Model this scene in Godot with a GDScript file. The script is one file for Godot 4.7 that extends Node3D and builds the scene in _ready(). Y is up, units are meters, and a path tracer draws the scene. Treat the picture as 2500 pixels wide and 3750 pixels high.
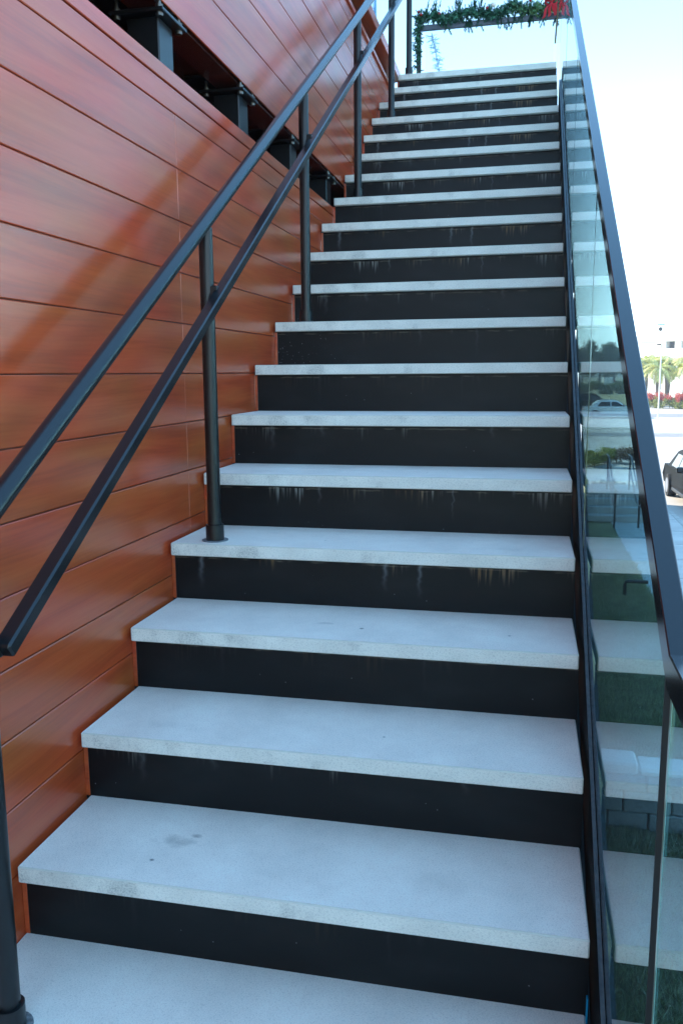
extends Node3D
# A steel stair with pale stone treads between a glossy timber wall and a glass balustrade.

const R := 0.178            # rise
const G := 0.2849           # going
const W := 1.187            # clear width of the flight
const TT := 0.038           # tread thickness
const NOSE := 0.029         # nosing overhang
const GY := -2.5            # street level below the stair landing
const GX := 1.215           # plane of the glass balustrade

var rng := RandomNumberGenerator.new()
var used := {}
var M := {}

# ------------------------------------------------------------------ nodes
func numbered(called: String) -> String:
	var n: int = used.get(called, 0)
	used[called] = n + 1
	return called if n == 0 else "%s_%03d" % [called, n]

func thing(called: String, label: String, category: String, at := Vector3.ZERO, turn := 0.0, group := "") -> Node3D:
	var o := Node3D.new()
	o.name = numbered(called)
	add_child(o)
	o.position = at
	o.rotation.y = turn
	tag(o, label, category, group)
	return o

func tag(o: Node, label: String, category: String, group := "") -> void:
	o.set_meta("label", label)
	o.set_meta("category", category)
	if group != "":
		o.set_meta("group", group)

func put(called: String, mesh: Mesh, m: Material, parent: Node, at := Vector3.ZERO) -> MeshInstance3D:
	var o := MeshInstance3D.new()
	o.name = called
	o.mesh = mesh
	if m != null:
		o.material_override = m
	o.position = at
	o.cast_shadow = GeometryInstance3D.SHADOW_CASTING_SETTING_ON
	parent.add_child(o, true)
	return o

func struct(called: String, mesh: Mesh, m: Material, at := Vector3.ZERO) -> MeshInstance3D:
	var o := put(numbered(called), mesh, m, self, at)
	o.set_meta("kind", "structure")
	return o

func label_struct(o: Node, label: String, category: String) -> void:
	o.set_meta("label", label)
	o.set_meta("category", category)

# ------------------------------------------------------------------ mesh helpers
func mb() -> SurfaceTool:
	var st := SurfaceTool.new()
	st.begin(Mesh.PRIMITIVE_TRIANGLES)
	return st

func uv_of(p: Vector3, n: Vector3, off: Vector2) -> Vector2:
	var a := n.abs()
	if a.x >= a.y and a.x >= a.z:
		return Vector2(-p.z, p.y) + off
	if a.y >= a.z:
		return Vector2(-p.z, p.x) + off
	return Vector2(p.x, p.y) + off

func poly(st: SurfaceTool, pts: Array, inside: Vector3, off := Vector2.ZERO) -> void:
	var n: Vector3 = (pts[1] - pts[0]).cross(pts[2] - pts[0]).normalized()
	var q := pts
	if n.dot(pts[0] - inside) < 0.0:
		n = -n
		q = pts.duplicate()
		q.reverse()
	for i in range(1, q.size() - 1):
		for v in [q[0], q[i + 1], q[i]]:
			st.set_normal(n)
			st.set_uv(uv_of(v, n, off))
			st.add_vertex(v)

func add_box(st: SurfaceTool, lo: Vector3, hi: Vector3, b := 0.0, off := Vector2.ZERO) -> void:
	var c := (lo + hi) * 0.5
	var h := (hi - lo) * 0.5
	b = minf(b, minf(h.x, minf(h.y, h.z)) * 0.9)
	var P := func(sx: int, sy: int, sz: int, face: int) -> Vector3:
		return c + Vector3(sx * (h.x - (0.0 if face == 0 else b)), sy * (h.y - (0.0 if face == 1 else b)), sz * (h.z - (0.0 if face == 2 else b)))
	for s in [-1, 1]:
		poly(st, [P.call(s, -1, -1, 0), P.call(s, 1, -1, 0), P.call(s, 1, 1, 0), P.call(s, -1, 1, 0)], c, off)
		poly(st, [P.call(-1, s, -1, 1), P.call(1, s, -1, 1), P.call(1, s, 1, 1), P.call(-1, s, 1, 1)], c, off)
		poly(st, [P.call(-1, -1, s, 2), P.call(1, -1, s, 2), P.call(1, 1, s, 2), P.call(-1, 1, s, 2)], c, off)
	if b <= 0.0:
		return
	for s in [-1, 1]:
		for t in [-1, 1]:
			poly(st, [P.call(s, t, -1, 0), P.call(s, t, 1, 0), P.call(s, t, 1, 1), P.call(s, t, -1, 1)], c, off)
			poly(st, [P.call(s, -1, t, 0), P.call(s, 1, t, 0), P.call(s, 1, t, 2), P.call(s, -1, t, 2)], c, off)
			poly(st, [P.call(-1, s, t, 1), P.call(1, s, t, 1), P.call(1, s, t, 2), P.call(-1, s, t, 2)], c, off)
			for u in [-1, 1]:
				poly(st, [P.call(s, t, u, 0), P.call(s, t, u, 1), P.call(s, t, u, 2)], c, off)

func box(lo: Vector3, hi: Vector3, b := 0.0, off := Vector2.ZERO) -> ArrayMesh:
	var st := mb()
	add_box(st, lo, hi, b, off)
	return st.commit()

# a convex outline given as points, pushed from a to b (any two parallel copies of the outline)
func add_slab(st: SurfaceTool, a: Array, b: Array) -> void:
	var c := Vector3.ZERO
	for p in a + b:
		c += p
	c /= a.size() * 2.0
	poly(st, a, c)
	poly(st, b, c)
	for i in a.size():
		var j := (i + 1) % a.size()
		poly(st, [a[i], a[j], b[j], b[i]], c)

func add_tube(st: SurfaceTool, path: Array, rad: float, sides := 20, cap := true, squash := Vector2.ONE) -> void:
	var rings := []
	var up := Vector3.UP
	for i in path.size():
		var d: Vector3
		if i == 0:
			d = path[1] - path[0]
		elif i == path.size() - 1:
			d = path[i] - path[i - 1]
		else:
			d = (path[i + 1] - path[i]).normalized() + (path[i] - path[i - 1]).normalized()
		d = d.normalized()
		var ref := up if absf(d.dot(up)) < 0.9 else Vector3.BACK
		var s := d.cross(ref).normalized()
		var t := s.cross(d).normalized()
		var ring := []
		for k in sides:
			var a := TAU * k / sides
			ring.append([path[i] + (s * cos(a) * squash.x + t * sin(a) * squash.y) * rad, (s * cos(a) + t * sin(a)).normalized()])
		rings.append([ring, d])
	for i in path.size() - 1:
		for k in sides:
			var l := (k + 1) % sides
			var q := [rings[i][0][k], rings[i][0][l], rings[i + 1][0][l], rings[i + 1][0][k]]
			for e in [0, 1, 2, 0, 2, 3]:
				st.set_normal(q[e][1])
				st.set_uv(Vector2(float(k) / sides, float(i)))
				st.add_vertex(q[e][0])
	if cap:
		for i in [0, path.size() - 1]:
			var pts := []
			for k in sides:
				pts.append(rings[i][0][k][0])
			poly(st, pts, path[i] + rings[i][1] * (0.1 if i == 0 else -0.1))

func tube(path: Array, rad: float, sides := 20) -> ArrayMesh:
	var st := mb()
	add_tube(st, path, rad, sides)
	return st.commit()

# a bar of rectangular section following a path in the plane x = const; w across x, h up
func bar(path: Array, w: float, h: float, b := 0.002) -> ArrayMesh:
	var st := mb()
	for i in path.size() - 1:
		var a: Vector3 = path[i]
		var e: Vector3 = path[i + 1]
		var ln := a.distance_to(e)
		var s2 := mb()
		add_box(s2, Vector3(-w / 2, -h / 2, 0), Vector3(w / 2, h / 2, ln), b)
		var z := (e - a).normalized()
		var x := Vector3.UP.cross(z).normalized()
		st.append_from(s2.commit(), 0, Transform3D(Basis(x, z.cross(x), z), a))
	return st.commit()

func noise(kind: int, freq: float, sd: int, oct := 3) -> FastNoiseLite:
	var n := FastNoiseLite.new()
	n.noise_type = kind
	n.frequency = freq
	n.seed = sd
	n.fractal_type = FastNoiseLite.FRACTAL_FBM if oct > 1 else FastNoiseLite.FRACTAL_NONE
	n.fractal_octaves = oct
	return n

func image_of(w: int, h: int, f: Callable) -> ImageTexture:
	var data := PackedByteArray()
	data.resize(w * h * 3)
	var i := 0
	for y in h:
		for x in w:
			var c: Color = f.call(float(x) / w, float(y) / h)
			data[i] = clampi(int(c.r * 255.0 + 0.5), 0, 255)
			data[i + 1] = clampi(int(c.g * 255.0 + 0.5), 0, 255)
			data[i + 2] = clampi(int(c.b * 255.0 + 0.5), 0, 255)
			i += 3
	var im := Image.create_from_data(w, h, false, Image.FORMAT_RGB8, data)
	return ImageTexture.create_from_image(im)

func lin(r: float, g: float, b: float) -> Color:
	return Color(r, g, b).linear_to_srgb()

func mat(c: Color, rough := 0.6, metal := 0.0) -> StandardMaterial3D:
	var m := StandardMaterial3D.new()
	m.albedo_color = c
	m.roughness = rough
	m.metallic = metal
	return m

# a colour broken up by noise, laid on by world position
func mottled(lo: Color, hi: Color, freq: float, sd: int, rough := 0.8, bump := 0.0, size := 1.0) -> StandardMaterial3D:
	var m := mat(Color.WHITE, rough)
	var t := NoiseTexture2D.new()
	t.width = 512
	t.height = 512
	t.seamless = true
	t.noise = noise(FastNoiseLite.TYPE_SIMPLEX_SMOOTH, freq, sd, 5)
	var ramp := Gradient.new()
	ramp.set_color(0, lo)
	ramp.set_color(1, hi)
	t.color_ramp = ramp
	m.albedo_texture = t
	m.uv1_triplanar = true
	m.uv1_world_triplanar = true
	m.uv1_scale = Vector3.ONE / size
	if bump > 0.0:
		var b := NoiseTexture2D.new()
		b.width = 512
		b.height = 512
		b.seamless = true
		b.as_normal_map = true
		b.bump_strength = bump
		b.noise = noise(FastNoiseLite.TYPE_SIMPLEX_SMOOTH, freq * 2.0, sd + 7, 4)
		m.normal_enabled = true
		m.normal_texture = b
	return m

# ------------------------------------------------------------------ materials
func wood_texture(sd: int) -> ImageTexture:
	var broad := noise(FastNoiseLite.TYPE_SIMPLEX_SMOOTH, 1.0, sd, 3)
	var warp := noise(FastNoiseLite.TYPE_SIMPLEX_SMOOTH, 1.0, sd + 1, 2)
	var fibre := noise(FastNoiseLite.TYPE_SIMPLEX_SMOOTH, 1.0, sd + 2, 3)
	var dark := Color8(136, 50, 23)
	var mid := Color8(192, 78, 37)
	var pale := Color8(214, 103, 54)
	return image_of(1536, 384, func(u: float, v: float) -> Color:
		var x := u * 9.0
		var y := v * 1.0
		var w := warp.get_noise_2d(x * 0.55, y * 2.2) * 0.8
		var rings := sin((y * 8.0 + w * 1.1) * TAU) * 0.5 + 0.5
		var b := broad.get_noise_2d(x * 0.7 + 40.0, y * 13.0 + w * 0.35) * 0.5 + 0.5
		var f := fibre.get_noise_2d(x * 3.5, y * 130.0 + w * 5.0)
		var t := clampf(0.24 + 0.52 * b + 0.07 * (rings - 0.5) + f * 0.13, 0.0, 1.0)
		var c := dark.lerp(mid, clampf(t * 2.0, 0, 1)).lerp(pale, clampf(t * 2.0 - 1.0, 0, 1))
		var vein := pow(rings, 10.0) * clampf(0.3 + b, 0.0, 1.0) * 0.15
		c = c.lerp(dark, vein)
		var tint := broad.get_noise_2d(x * 1.3 + 9.0, y * 4.0 + 77.0)
		c.r *= 1.0 + tint * 0.06
		c.g *= 1.0 - tint * 0.14
		c.b *= 1.0 - tint * 0.05
		return c)

func stone_top(sd: int, spots: Array) -> ImageTexture:
	var soft := noise(FastNoiseLite.TYPE_SIMPLEX_SMOOTH, 1.0, sd, 4)
	var fine := noise(FastNoiseLite.TYPE_SIMPLEX, 1.0, sd + 3, 2)
	return image_of(960, 256, func(u: float, v: float) -> Color:
		var x := u * 1.2
		var y := v * 0.32
		var g := 0.905 + soft.get_noise_2d(x * 4.0, y * 4.0) * 0.05 + soft.get_noise_2d(x * 24.0, y * 24.0) * 0.014 + fine.get_noise_2d(x * 240.0, y * 240.0) * 0.05
		var pit := fine.get_noise_2d(x * 130.0 + 50.0, y * 130.0)
		if pit > 0.55:
			g -= 0.06
		for s in spots:
			var d := Vector2((x - s[0]) / s[2], (y - s[1]) / s[3]).length() + soft.get_noise_2d(x * 22.0, y * 22.0) * 0.55
			g -= s[4] * clampf(1.0 - d, 0.0, 1.0)
		return Color(minf(g * 1.04, 0.97), g * 0.985, g * 0.925))

func stone_face(sd: int) -> ImageTexture:
	var soft := noise(FastNoiseLite.TYPE_SIMPLEX_SMOOTH, 1.0, sd, 4)
	var fine := noise(FastNoiseLite.TYPE_SIMPLEX, 1.0, sd + 3, 3)
	return image_of(1024, 48, func(u: float, v: float) -> Color:
		var x := u * 1.2
		var y := v * 0.04
		var g := 0.93 + soft.get_noise_2d(x * 6.0, y * 9.0) * 0.05 + fine.get_noise_2d(x * 300.0, y * 300.0) * 0.06
		var grime := clampf(soft.get_noise_2d(x * 9.0 + 31.0, y * 5.0) * 1.6 + 0.35 - u * 1.4, 0.0, 1.0)
		g -= grime * (0.06 + 0.16 * clampf(fine.get_noise_2d(x * 120.0, y * 120.0) + 0.2, 0.0, 1.0))
		g -= 0.05 * clampf(fine.get_noise_2d(x * 110.0 + 9.0, y * 110.0) - 0.2, 0.0, 1.0) * 3.0
		return Color(g, g * 0.98, g * 0.925))

func riser_texture(sd: int, specks: bool, strength: float) -> ImageTexture:
	var soft := noise(FastNoiseLite.TYPE_SIMPLEX_SMOOTH, 1.0, sd, 4)
	var fine := noise(FastNoiseLite.TYPE_SIMPLEX, 1.0, sd + 3, 2)
	var dots := []
	var r2 := RandomNumberGenerator.new()
	r2.seed = sd * 7 + 1
	for i in (46 if specks else 4):
		var px := r2.randf()
		if specks:
			px = absf(r2.randfn(0.0, 0.13))
		dots.append(Vector3(px, r2.randf_range(0.1, 0.97), r2.randf_range(0.0005, 0.0016)))
	var drips := []
	for i in 3:
		drips.append(Vector3(r2.randf_range(0.05, 0.97), r2.randf_range(0.003, 0.011), r2.randf_range(0.15, 0.85)))
	return image_of(1024, 128, func(u: float, v: float) -> Color:
		var x := u * 1.17
		var y := v * 0.14
		var c := Color(0.058, 0.058, 0.062)
		var cloud := soft.get_noise_2d(x * 3.0, y * 7.0)
		c = c.lerp(Color(0.15, 0.15, 0.148), clampf(cloud + 0.15, 0.0, 1.0) * 0.6)
		c = c.lerp(Color(0.15, 0.09, 0.065), clampf(soft.get_noise_2d(x * 1.7 + 60.0, y * 6.0) - 0.22, 0.0, 1.0) * 0.7)
		# runs below the joint, pale lime and rust
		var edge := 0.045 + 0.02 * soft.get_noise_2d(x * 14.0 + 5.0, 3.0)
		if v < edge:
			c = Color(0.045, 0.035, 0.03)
		var run := clampf(soft.get_noise_2d(x * 5.0 + 11.0, 0.0) * 1.5 + 0.1, 0.0, 1.0)
		var streak := clampf(fine.get_noise_2d(x * 70.0, y * 2.5) * 1.3 + 0.25, 0.0, 1.0)
		var fall := clampf(1.0 - (v - edge) / (0.08 + 0.5 * run * streak), 0.0, 1.0)
		if v >= edge:
			var amount := fall * run * streak * strength
			var rust := clampf(soft.get_noise_2d(x * 2.3 + 91.0, 8.0) * 2.5 + 0.25, 0.0, 1.0)
			c = c.lerp(Color(0.52, 0.52, 0.5).lerp(Color(0.45, 0.33, 0.2), rust), minf(0.95, amount * 2.2))
		var rim := clampf(1.0 - absf(v - edge - 0.02) / 0.028, 0.0, 1.0) * clampf(fine.get_noise_2d(x * 12.0, 4.0) * 1.3 + 0.35, 0.0, 1.0)
		c = c.lerp(Color(0.5, 0.46, 0.4), minf(0.6, rim * 0.8))
		for d in drips:
			var cx: float = d.x + 0.004 * fine.get_noise_2d(7.0, v * 3.5)
			var a := clampf(1.0 - absf(u - cx) / d.y, 0.0, 1.0) * clampf(1.0 - v / d.z, 0.0, 1.0)
			c = c.lerp(Color(0.5, 0.51, 0.52), minf(0.9, a * 1.1 * strength))
		for d in dots:
			var q := Vector2((u - d.x) * 1.17, (v - d.y) * 0.14).length()
			if q < d.z:
				c = c.lerp(Color(0.72, 0.74, 0.76), 0.75)
		return c)

func glass(tint: Color, a: float) -> StandardMaterial3D:
	var m := mat(Color(tint.r, tint.g, tint.b, a), 0.0)
	m.refraction_enabled = true
	m.refraction_scale = 0.05
	return m

func make_materials() -> void:
	for i in 3:
		var m := mat(Color.WHITE, 0.25)
		m.metallic_specular = 0.67
		m.albedo_texture = wood_texture(11 + i * 17)
		m.uv1_scale = Vector3(1.0 / 9.0, 1.0, 1.0)
		m.texture_repeat = true
		M["wood%d" % i] = m
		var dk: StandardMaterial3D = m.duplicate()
		dk.albedo_color = Color(0.5, 0.43, 0.42)  # same wood darkened: the deep shade of the balcony gap as colour
		M["shade_wood%d" % i] = dk
	M.black = mat(Color(0.075, 0.078, 0.085), 0.33)
	M.black_rail = mat(Color(0.06, 0.064, 0.075), 0.27)
	M.cap = mat(Color(0.06, 0.064, 0.08), 0.16)
	M.seal = mat(Color(0.03, 0.03, 0.032), 0.6)
	M.tongue = mat(Color(0.40, 0.19, 0.12), 0.5)
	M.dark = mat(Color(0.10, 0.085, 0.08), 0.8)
	M.shoe_black = mat(Color(0.05, 0.055, 0.065), 0.7)
	M.shoe_black.metallic_specular = 0.25
	M.shoe = mottled(Color(0.17, 0.2, 0.22), Color(0.34, 0.36, 0.36), 0.05, 5, 0.45, 1.0, 0.4)
	M.bolt = mat(Color(0.42, 0.41, 0.39), 0.4, 1.0)
	M.glass = glass(Color(0.78, 0.97, 1.0), 0.0)
	M.glass_clear = mat(Color(0.5, 0.8, 0.85, 0.03), 0.0)
	M.glass_clear.transparency = BaseMaterial3D.TRANSPARENCY_ALPHA
	M.glass_edge = mat(Color(0.62, 0.82, 0.76), 0.15)
	M.grout = mottled(Color(0.3, 0.3, 0.31), Color(0.6, 0.6, 0.6), 0.05, 14, 0.9, 0.0, 0.3)
	M.concrete = mottled(Color(0.60, 0.60, 0.58), Color(0.75, 0.74, 0.71), 0.02, 22, 0.85, 1.0, 3.0)
	M.stone = mottled(Color(0.83, 0.81, 0.75), Color(0.89, 0.865, 0.8), 0.05, 23, 0.75, 0.0, 0.4)
	M.pave = mottled(Color(0.66, 0.65, 0.63), Color(0.76, 0.75, 0.72), 0.012, 24, 0.85, 0.0, 5.0)
	M.asphalt = mottled(Color(0.42, 0.42, 0.43), Color(0.54, 0.535, 0.53), 0.02, 26, 0.85, 0.0, 6.0)
	M.road = mottled(Color(0.60, 0.585, 0.56), Color(0.70, 0.68, 0.65), 0.012, 27, 0.85, 0.0, 9.0)
	M.lawn = mottled(Color(0.30, 0.32, 0.20), Color(0.52, 0.50, 0.37), 0.03, 31, 0.95, 3.0, 1.2)
	M.ground = mottled(Color(0.42, 0.42, 0.28), Color(0.60, 0.57, 0.40), 0.02, 33, 0.95, 0.0, 12.0)
	M.block = mottled(Color(0.42, 0.43, 0.43), Color(0.58, 0.58, 0.57), 0.04, 35, 0.9, 4.0, 0.6)
	M.white = mottled(Color(0.84, 0.83, 0.8), Color(0.9, 0.89, 0.86), 0.02, 37, 0.8, 0.0, 6.0)
	M.stucco = mottled(Color(0.55, 0.53, 0.5), Color(0.65, 0.63, 0.6), 0.03, 39, 0.9, 0.0, 2.0)
	M.line = mat(Color(0.86, 0.86, 0.84), 0.7)
	M.leaf = mat(Color(0.26, 0.33, 0.15), 0.6)
	M.leaf.backlight_enabled = true
	M.leaf.backlight = Color(0.7, 0.8, 0.4)
	M.leaf.vertex_color_use_as_albedo = true
	M.leaf.albedo_color = Color.WHITE
	M.bark = mottled(Color(0.28, 0.24, 0.2), Color(0.42, 0.37, 0.32), 0.05, 41, 0.9, 2.0, 0.8)
	M.pane = mat(Color(0.05, 0.06, 0.07), 0.05)
	M.tyre = mat(Color(0.09, 0.09, 0.09), 0.8)
	M.rim = mat(Color(0.7, 0.7, 0.72), 0.3, 1.0)
	M.chrome = mat(Color(0.8, 0.8, 0.82), 0.15, 1.0)
	M.lamp = mat(Color(0.9, 0.9, 0.88), 0.1)
	M.red_lamp = mat(Color(0.55, 0.05, 0.04), 0.15)

func paint(c: Color) -> StandardMaterial3D:
	var m := mat(c, 0.35)
	m.clearcoat_enabled = c.v > 0.3
	m.clearcoat = 1.0
	m.clearcoat_roughness = 0.04
	if c.v <= 0.3:
		m.roughness = 0.5
		m.metallic_specular = 0.2
	return m

# ------------------------------------------------------------------ scene
func _ready() -> void:
	rng.seed = 20240611
	# camera
	var cam := Camera3D.new()
	cam.name = "camera"
	cam.position = Vector3(1.0456, 1.2131, 1.1788)
	cam.rotation_degrees = Vector3(-9.376, 12.342, -0.43)
	cam.fov = 62.637
	cam.near = 0.05
	cam.far = 1500.0
	add_child(cam)
	cam.current = true
	# sky
	var sm := ProceduralSkyMaterial.new()
	sm.sky_top_color = Color(0.465, 0.68, 0.88)
	sm.sky_horizon_color = Color(1.24, 1.32, 1.30)
	sm.sky_curve = 0.085
	sm.sky_energy_multiplier = 1.1
	sm.ground_bottom_color = Color(0.45, 0.43, 0.38)
	sm.ground_horizon_color = Color(0.75, 0.74, 0.7)
	sm.sun_angle_max = 20.0
	var sky := Sky.new()
	sky.sky_material = sm
	var env := Environment.new()
	env.background_mode = Environment.BG_SKY
	env.sky = sky
	env.ambient_light_source = Environment.AMBIENT_SOURCE_SKY
	env.tonemap_mode = Environment.TONE_MAPPER_LINEAR
	env.tonemap_exposure = 2.55
	env.fog_enabled = true
	env.fog_density = 0.0012
	env.fog_light_color = Color(0.9, 0.95, 1.0)
	env.sdfgi_enabled = true
	env.ssao_enabled = true
	env.ssil_enabled = true
	var we := WorldEnvironment.new()
	we.name = "world"
	we.environment = env
	add_child(we)
	# sun, from the left and slightly ahead, behind the building
	var sun := DirectionalLight3D.new()
	sun.name = "sun"
	sun.light_energy = 1.6
	sun.light_color = Color(1.0, 0.95, 0.87)
	sun.light_angular_distance = 0.5
	sun.shadow_enabled = true
	add_child(sun)
	sun.look_at_from_position(Vector3(-7.5, 6.0, -3.0), Vector3.ZERO)

	make_materials()
	setting()
	left_building()
	staircase()
	timber_wall()
	timber_fascia()
	steel_stubs()
	handrail()
	balustrade()
	landing_guard()
	garden()
	street()

func sheet(x0: float, x1: float, z0: float, z1: float, y: float, m: Material, called: String, label := "") -> void:
	var st := mb()
	poly(st, [Vector3(x0, y, z0), Vector3(x1, y, z0), Vector3(x1, y, z1), Vector3(x0, y, z1)], Vector3((x0 + x1) / 2, y - 1, (z0 + z1) / 2))
	var o := struct(called, st.commit(), m)
	if label != "":
		o.set_meta("label", label)

func setting() -> void:
	sheet(-700, 900, -1100, 500, GY - 0.012, M.ground, "ground", "dry grassy ground reaching to the horizon")
	sheet(0.6, 3.22, -16.8, 6, GY + 0.0, M.lawn, "lawn", "shaded lawn below the glass balustrade")
	var st := mb()
	add_box(st, Vector3(3.2, GY - 0.2, -46), Vector3(4.8, GY + 0.004, 12), 0.0)
	struct("sidewalk", st.commit(), M.pave).set_meta("label", "pale concrete sidewalk between lawn and kerb")
	for i in 36:                                   # saw joints across the sidewalk
		struct("sidewalk_joint", box(Vector3(3.22, GY + 0.0, -45.01 + i * 1.6), Vector3(4.78, GY + 0.008, -44.99 + i * 1.6)), M.asphalt)
	st = mb()
	add_box(st, Vector3(4.8, GY - 0.3, -46), Vector3(4.96, GY + 0.006, 12), 0.02)
	struct("kerb", st.commit(), M.concrete).set_meta("label", "concrete kerb along the parking lane")
	sheet(4.9, 60, -46, 12, GY - 0.13 + 0.128, M.road, "parking_lane", "sunlit pale pavement of the parking lane")
	sheet(-120, 200, -91, -46.0, GY - 0.004, M.road, "road", "broad pale road crossing in the distance")
	sheet(-120, 200, -62.2, -61.9, GY + 0.001, M.line, "road_marking", "white line along the far road")
	sheet(-120, 200, -52.5, -49.5, GY + 0.001, M.asphalt, "road_patch", "darker lane of the far road")
	sheet(-120, 200, -77.0, -71.0, GY + 0.001, M.asphalt, "road_patch")
	st = mb()
	add_box(st, Vector3(-120, GY - 0.3, -91.3), Vector3(200, GY + 0.14, -91), 0.02)
	struct("kerb", st.commit(), M.concrete).set_meta("label", "far kerb beyond the crossing road")
	sheet(-120, 200, -200, -91.3, GY + 0.05, M.ground, "verge", "grass verge beyond the far road")

func left_building() -> void:
	# the building that the stair climbs beside: it stands left of the picture and shades the stair
	var b := thing("building", "tall plastered building left of the stair that shades it", "building", Vector3(-6.5, GY, -4))
	put("wall", box(Vector3(-3, 0, -23), Vector3(2.9, 12.2, 7), 0.02), M.stucco, b)
	var rf := put("roof", box(Vector3(-3.2, 12.2, -23.2), Vector3(3.1, 12.5, 7.2), 0.03), M.concrete, b)
	rf.set_meta("label", "flat concrete roof slab")
	for i in 4:
		for j in 2:
			var w := put("window", box(Vector3(2.9, 6.6 + j * 3.0, -17 + i * 6.0), Vector3(2.94, 8.4 + j * 3.0, -14.6 + i * 6.0), 0.01), M.black, b)
			put("pane", box(Vector3(2.94, 6.7 + j * 3.0, -16.9 + i * 6.0), Vector3(2.95, 8.3 + j * 3.0, -14.7 + i * 6.0)), M.pane, w)
	put("balcony_floor", box(Vector3(2.9, 5.02, -10), Vector3(6.42, 5.86, 8), 0.01), M.concrete, b)

# ------------------------------------------------------------------ the stair
func staircase() -> void:
	var s := thing("staircase", "straight flight of pale stone treads with black steel risers beside the timber wall", "staircase")
	var tops := []
	var sets := [
		[[0.30, 0.16, 0.055, 0.028, 0.16], [0.335, 0.13, 0.014, 0.01, 0.25], [0.275, 0.24, 0.006, 0.005, 0.5], [0.92, 0.2, 0.08, 0.05, 0.03]],
		[[0.74, 0.2, 0.004, 0.004, 0.35], [0.95, 0.1, 0.05, 0.05, 0.03], [0.2, 0.24, 0.1, 0.03, 0.04]],
		[[0.52, 0.18, 0.03, 0.012, 0.13], [0.63, 0.21, 0.008, 0.007, 0.5], [1.03, 0.2, 0.007, 0.006, 0.4]],
	]
	for i in 3:
		var m := mat(Color.WHITE, 0.62)
		m.albedo_texture = stone_top(60 + i, sets[i])
		tops.append(m)
	var faces := []
	for i in 3:
		var m := mat(Color.WHITE, 0.8)
		m.albedo_texture = stone_face(80 + i * 5)
		faces.append(m)
	var risers := []
	for i in 5:
		var m := mat(Color.WHITE, 0.42)
		m.metallic_specular = 0.36
		m.albedo_texture = riser_texture(100 + i * 9, i == 3, [0.18, 0.5, 0.85, 0.35, 0.65][i])
		risers.append(m)
	var rpick := [0, 1, 0, 2, 4, 1, 0, 3, 1, 4, 2, 0, 4, 1, 2, 4, 2, 2, 1]
	for k in range(1, 20):
		var y := k * R
		var zf := -k * G
		var x0 := 0.011 if k < 18 else 0.056
		var depth := G + NOSE + 0.004
		var st := mb()
		# the slab, chamfered; its top carries the honed stone, its front the sawn face
		add_box(st, Vector3(x0, y - TT, zf - depth), Vector3(W, y, zf), 0.0025)
		var mesh := st.commit()
		st = mb()
		var mirror := k > 3 and k % 2 == 0
		for f in 2:
			st = mb()
			var c := [Vector3(x0 + 0.0025, y + 0.0004, zf - 0.0025), Vector3(W - 0.0025, y + 0.0004, zf - 0.0025), Vector3(W - 0.0025, y + 0.0004, zf - depth), Vector3(x0 + 0.0025, y + 0.0004, zf - depth)]
			var u := [Vector2(0, 1), Vector2(1, 1), Vector2(1, 0), Vector2(0, 0)]
			var n := Vector3.UP
			if f == 1:
				c = [Vector3(x0 + 0.0025, y - TT + 0.0025, zf + 0.0004), Vector3(W - 0.0025, y - TT + 0.0025, zf + 0.0004), Vector3(W - 0.0025, y - 0.0025, zf + 0.0004), Vector3(x0 + 0.0025, y - 0.0025, zf + 0.0004)]
				n = Vector3.BACK
			for e in [0, 2, 1, 0, 3, 2]:
				st.set_normal(n)
				st.set_uv(Vector2(1.0 - u[e].x, u[e].y) if (mirror and f == 0) else u[e])
				st.add_vertex(c[e])
			st.commit(mesh)
		mesh.surface_set_material(0, M.stone)
		mesh.surface_set_material(1, tops[(k - 1) if k <= 3 else 1])
		mesh.surface_set_material(2, faces[k % 3])
		var o := put("tread", mesh, null, s)
		o.material_override = null
		# riser plate under it
		st = mb()
		var zr := -k * G - NOSE
		add_box(st, Vector3(x0 - 0.0105, y - R - 0.01, zr - 0.006), Vector3(W + 0.003, y - TT + 0.006, zr - 0.0006), 0.0)
		mesh = st.commit()
		st = mb()
		var c2 := [Vector3(x0 + 0.001, y - R + 0.0003, zr), Vector3(W + 0.003, y - R + 0.0003, zr), Vector3(W + 0.003, y - TT - 0.001, zr), Vector3(x0 + 0.001, y - TT - 0.001, zr)]
		var u2 := [Vector2(0, 1), Vector2(1, 1), Vector2(1, 0), Vector2(0, 0)]
		for e in [0, 2, 1, 0, 3, 2]:
			st.set_normal(Vector3.BACK)
			st.set_uv(u2[e])
			st.add_vertex(c2[e])
		st.commit(mesh)
		mesh.surface_set_material(0, M.black)
		mesh.surface_set_material(1, risers[rpick[k - 1]])
		put("riser", mesh, null, s)
		put("edge_trim", box(Vector3(x0 - 0.0105, y - R + 0.001, zr - 0.0004), Vector3(x0 + 0.0005, y - TT - 0.002, zr + 0.002), 0.0006, Vector2(0.1 * k, 0.2)), M.wood1, s)
	# lower and upper landings
	var tex := mat(Color.WHITE, 0.62)
	tex.albedo_texture = stone_top(71, [])
	tex.uv1_scale = Vector3(0.83, 3.1, 1.0)
	put("landing", box(Vector3(-0.0, -0.09, -G - NOSE - 0.003), Vector3(W, 0.0, 1.75), 0.003), tex, s).set_meta("label", "pale stone landing at the foot of the flight")
	put("landing", box(Vector3(0.056, 19 * R - 0.1, -7.3), Vector3(W, 19 * R - 0.001, -20 * G - NOSE - 0.01), 0.003), tex, s).set_meta("label", "upper stone landing")
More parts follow.
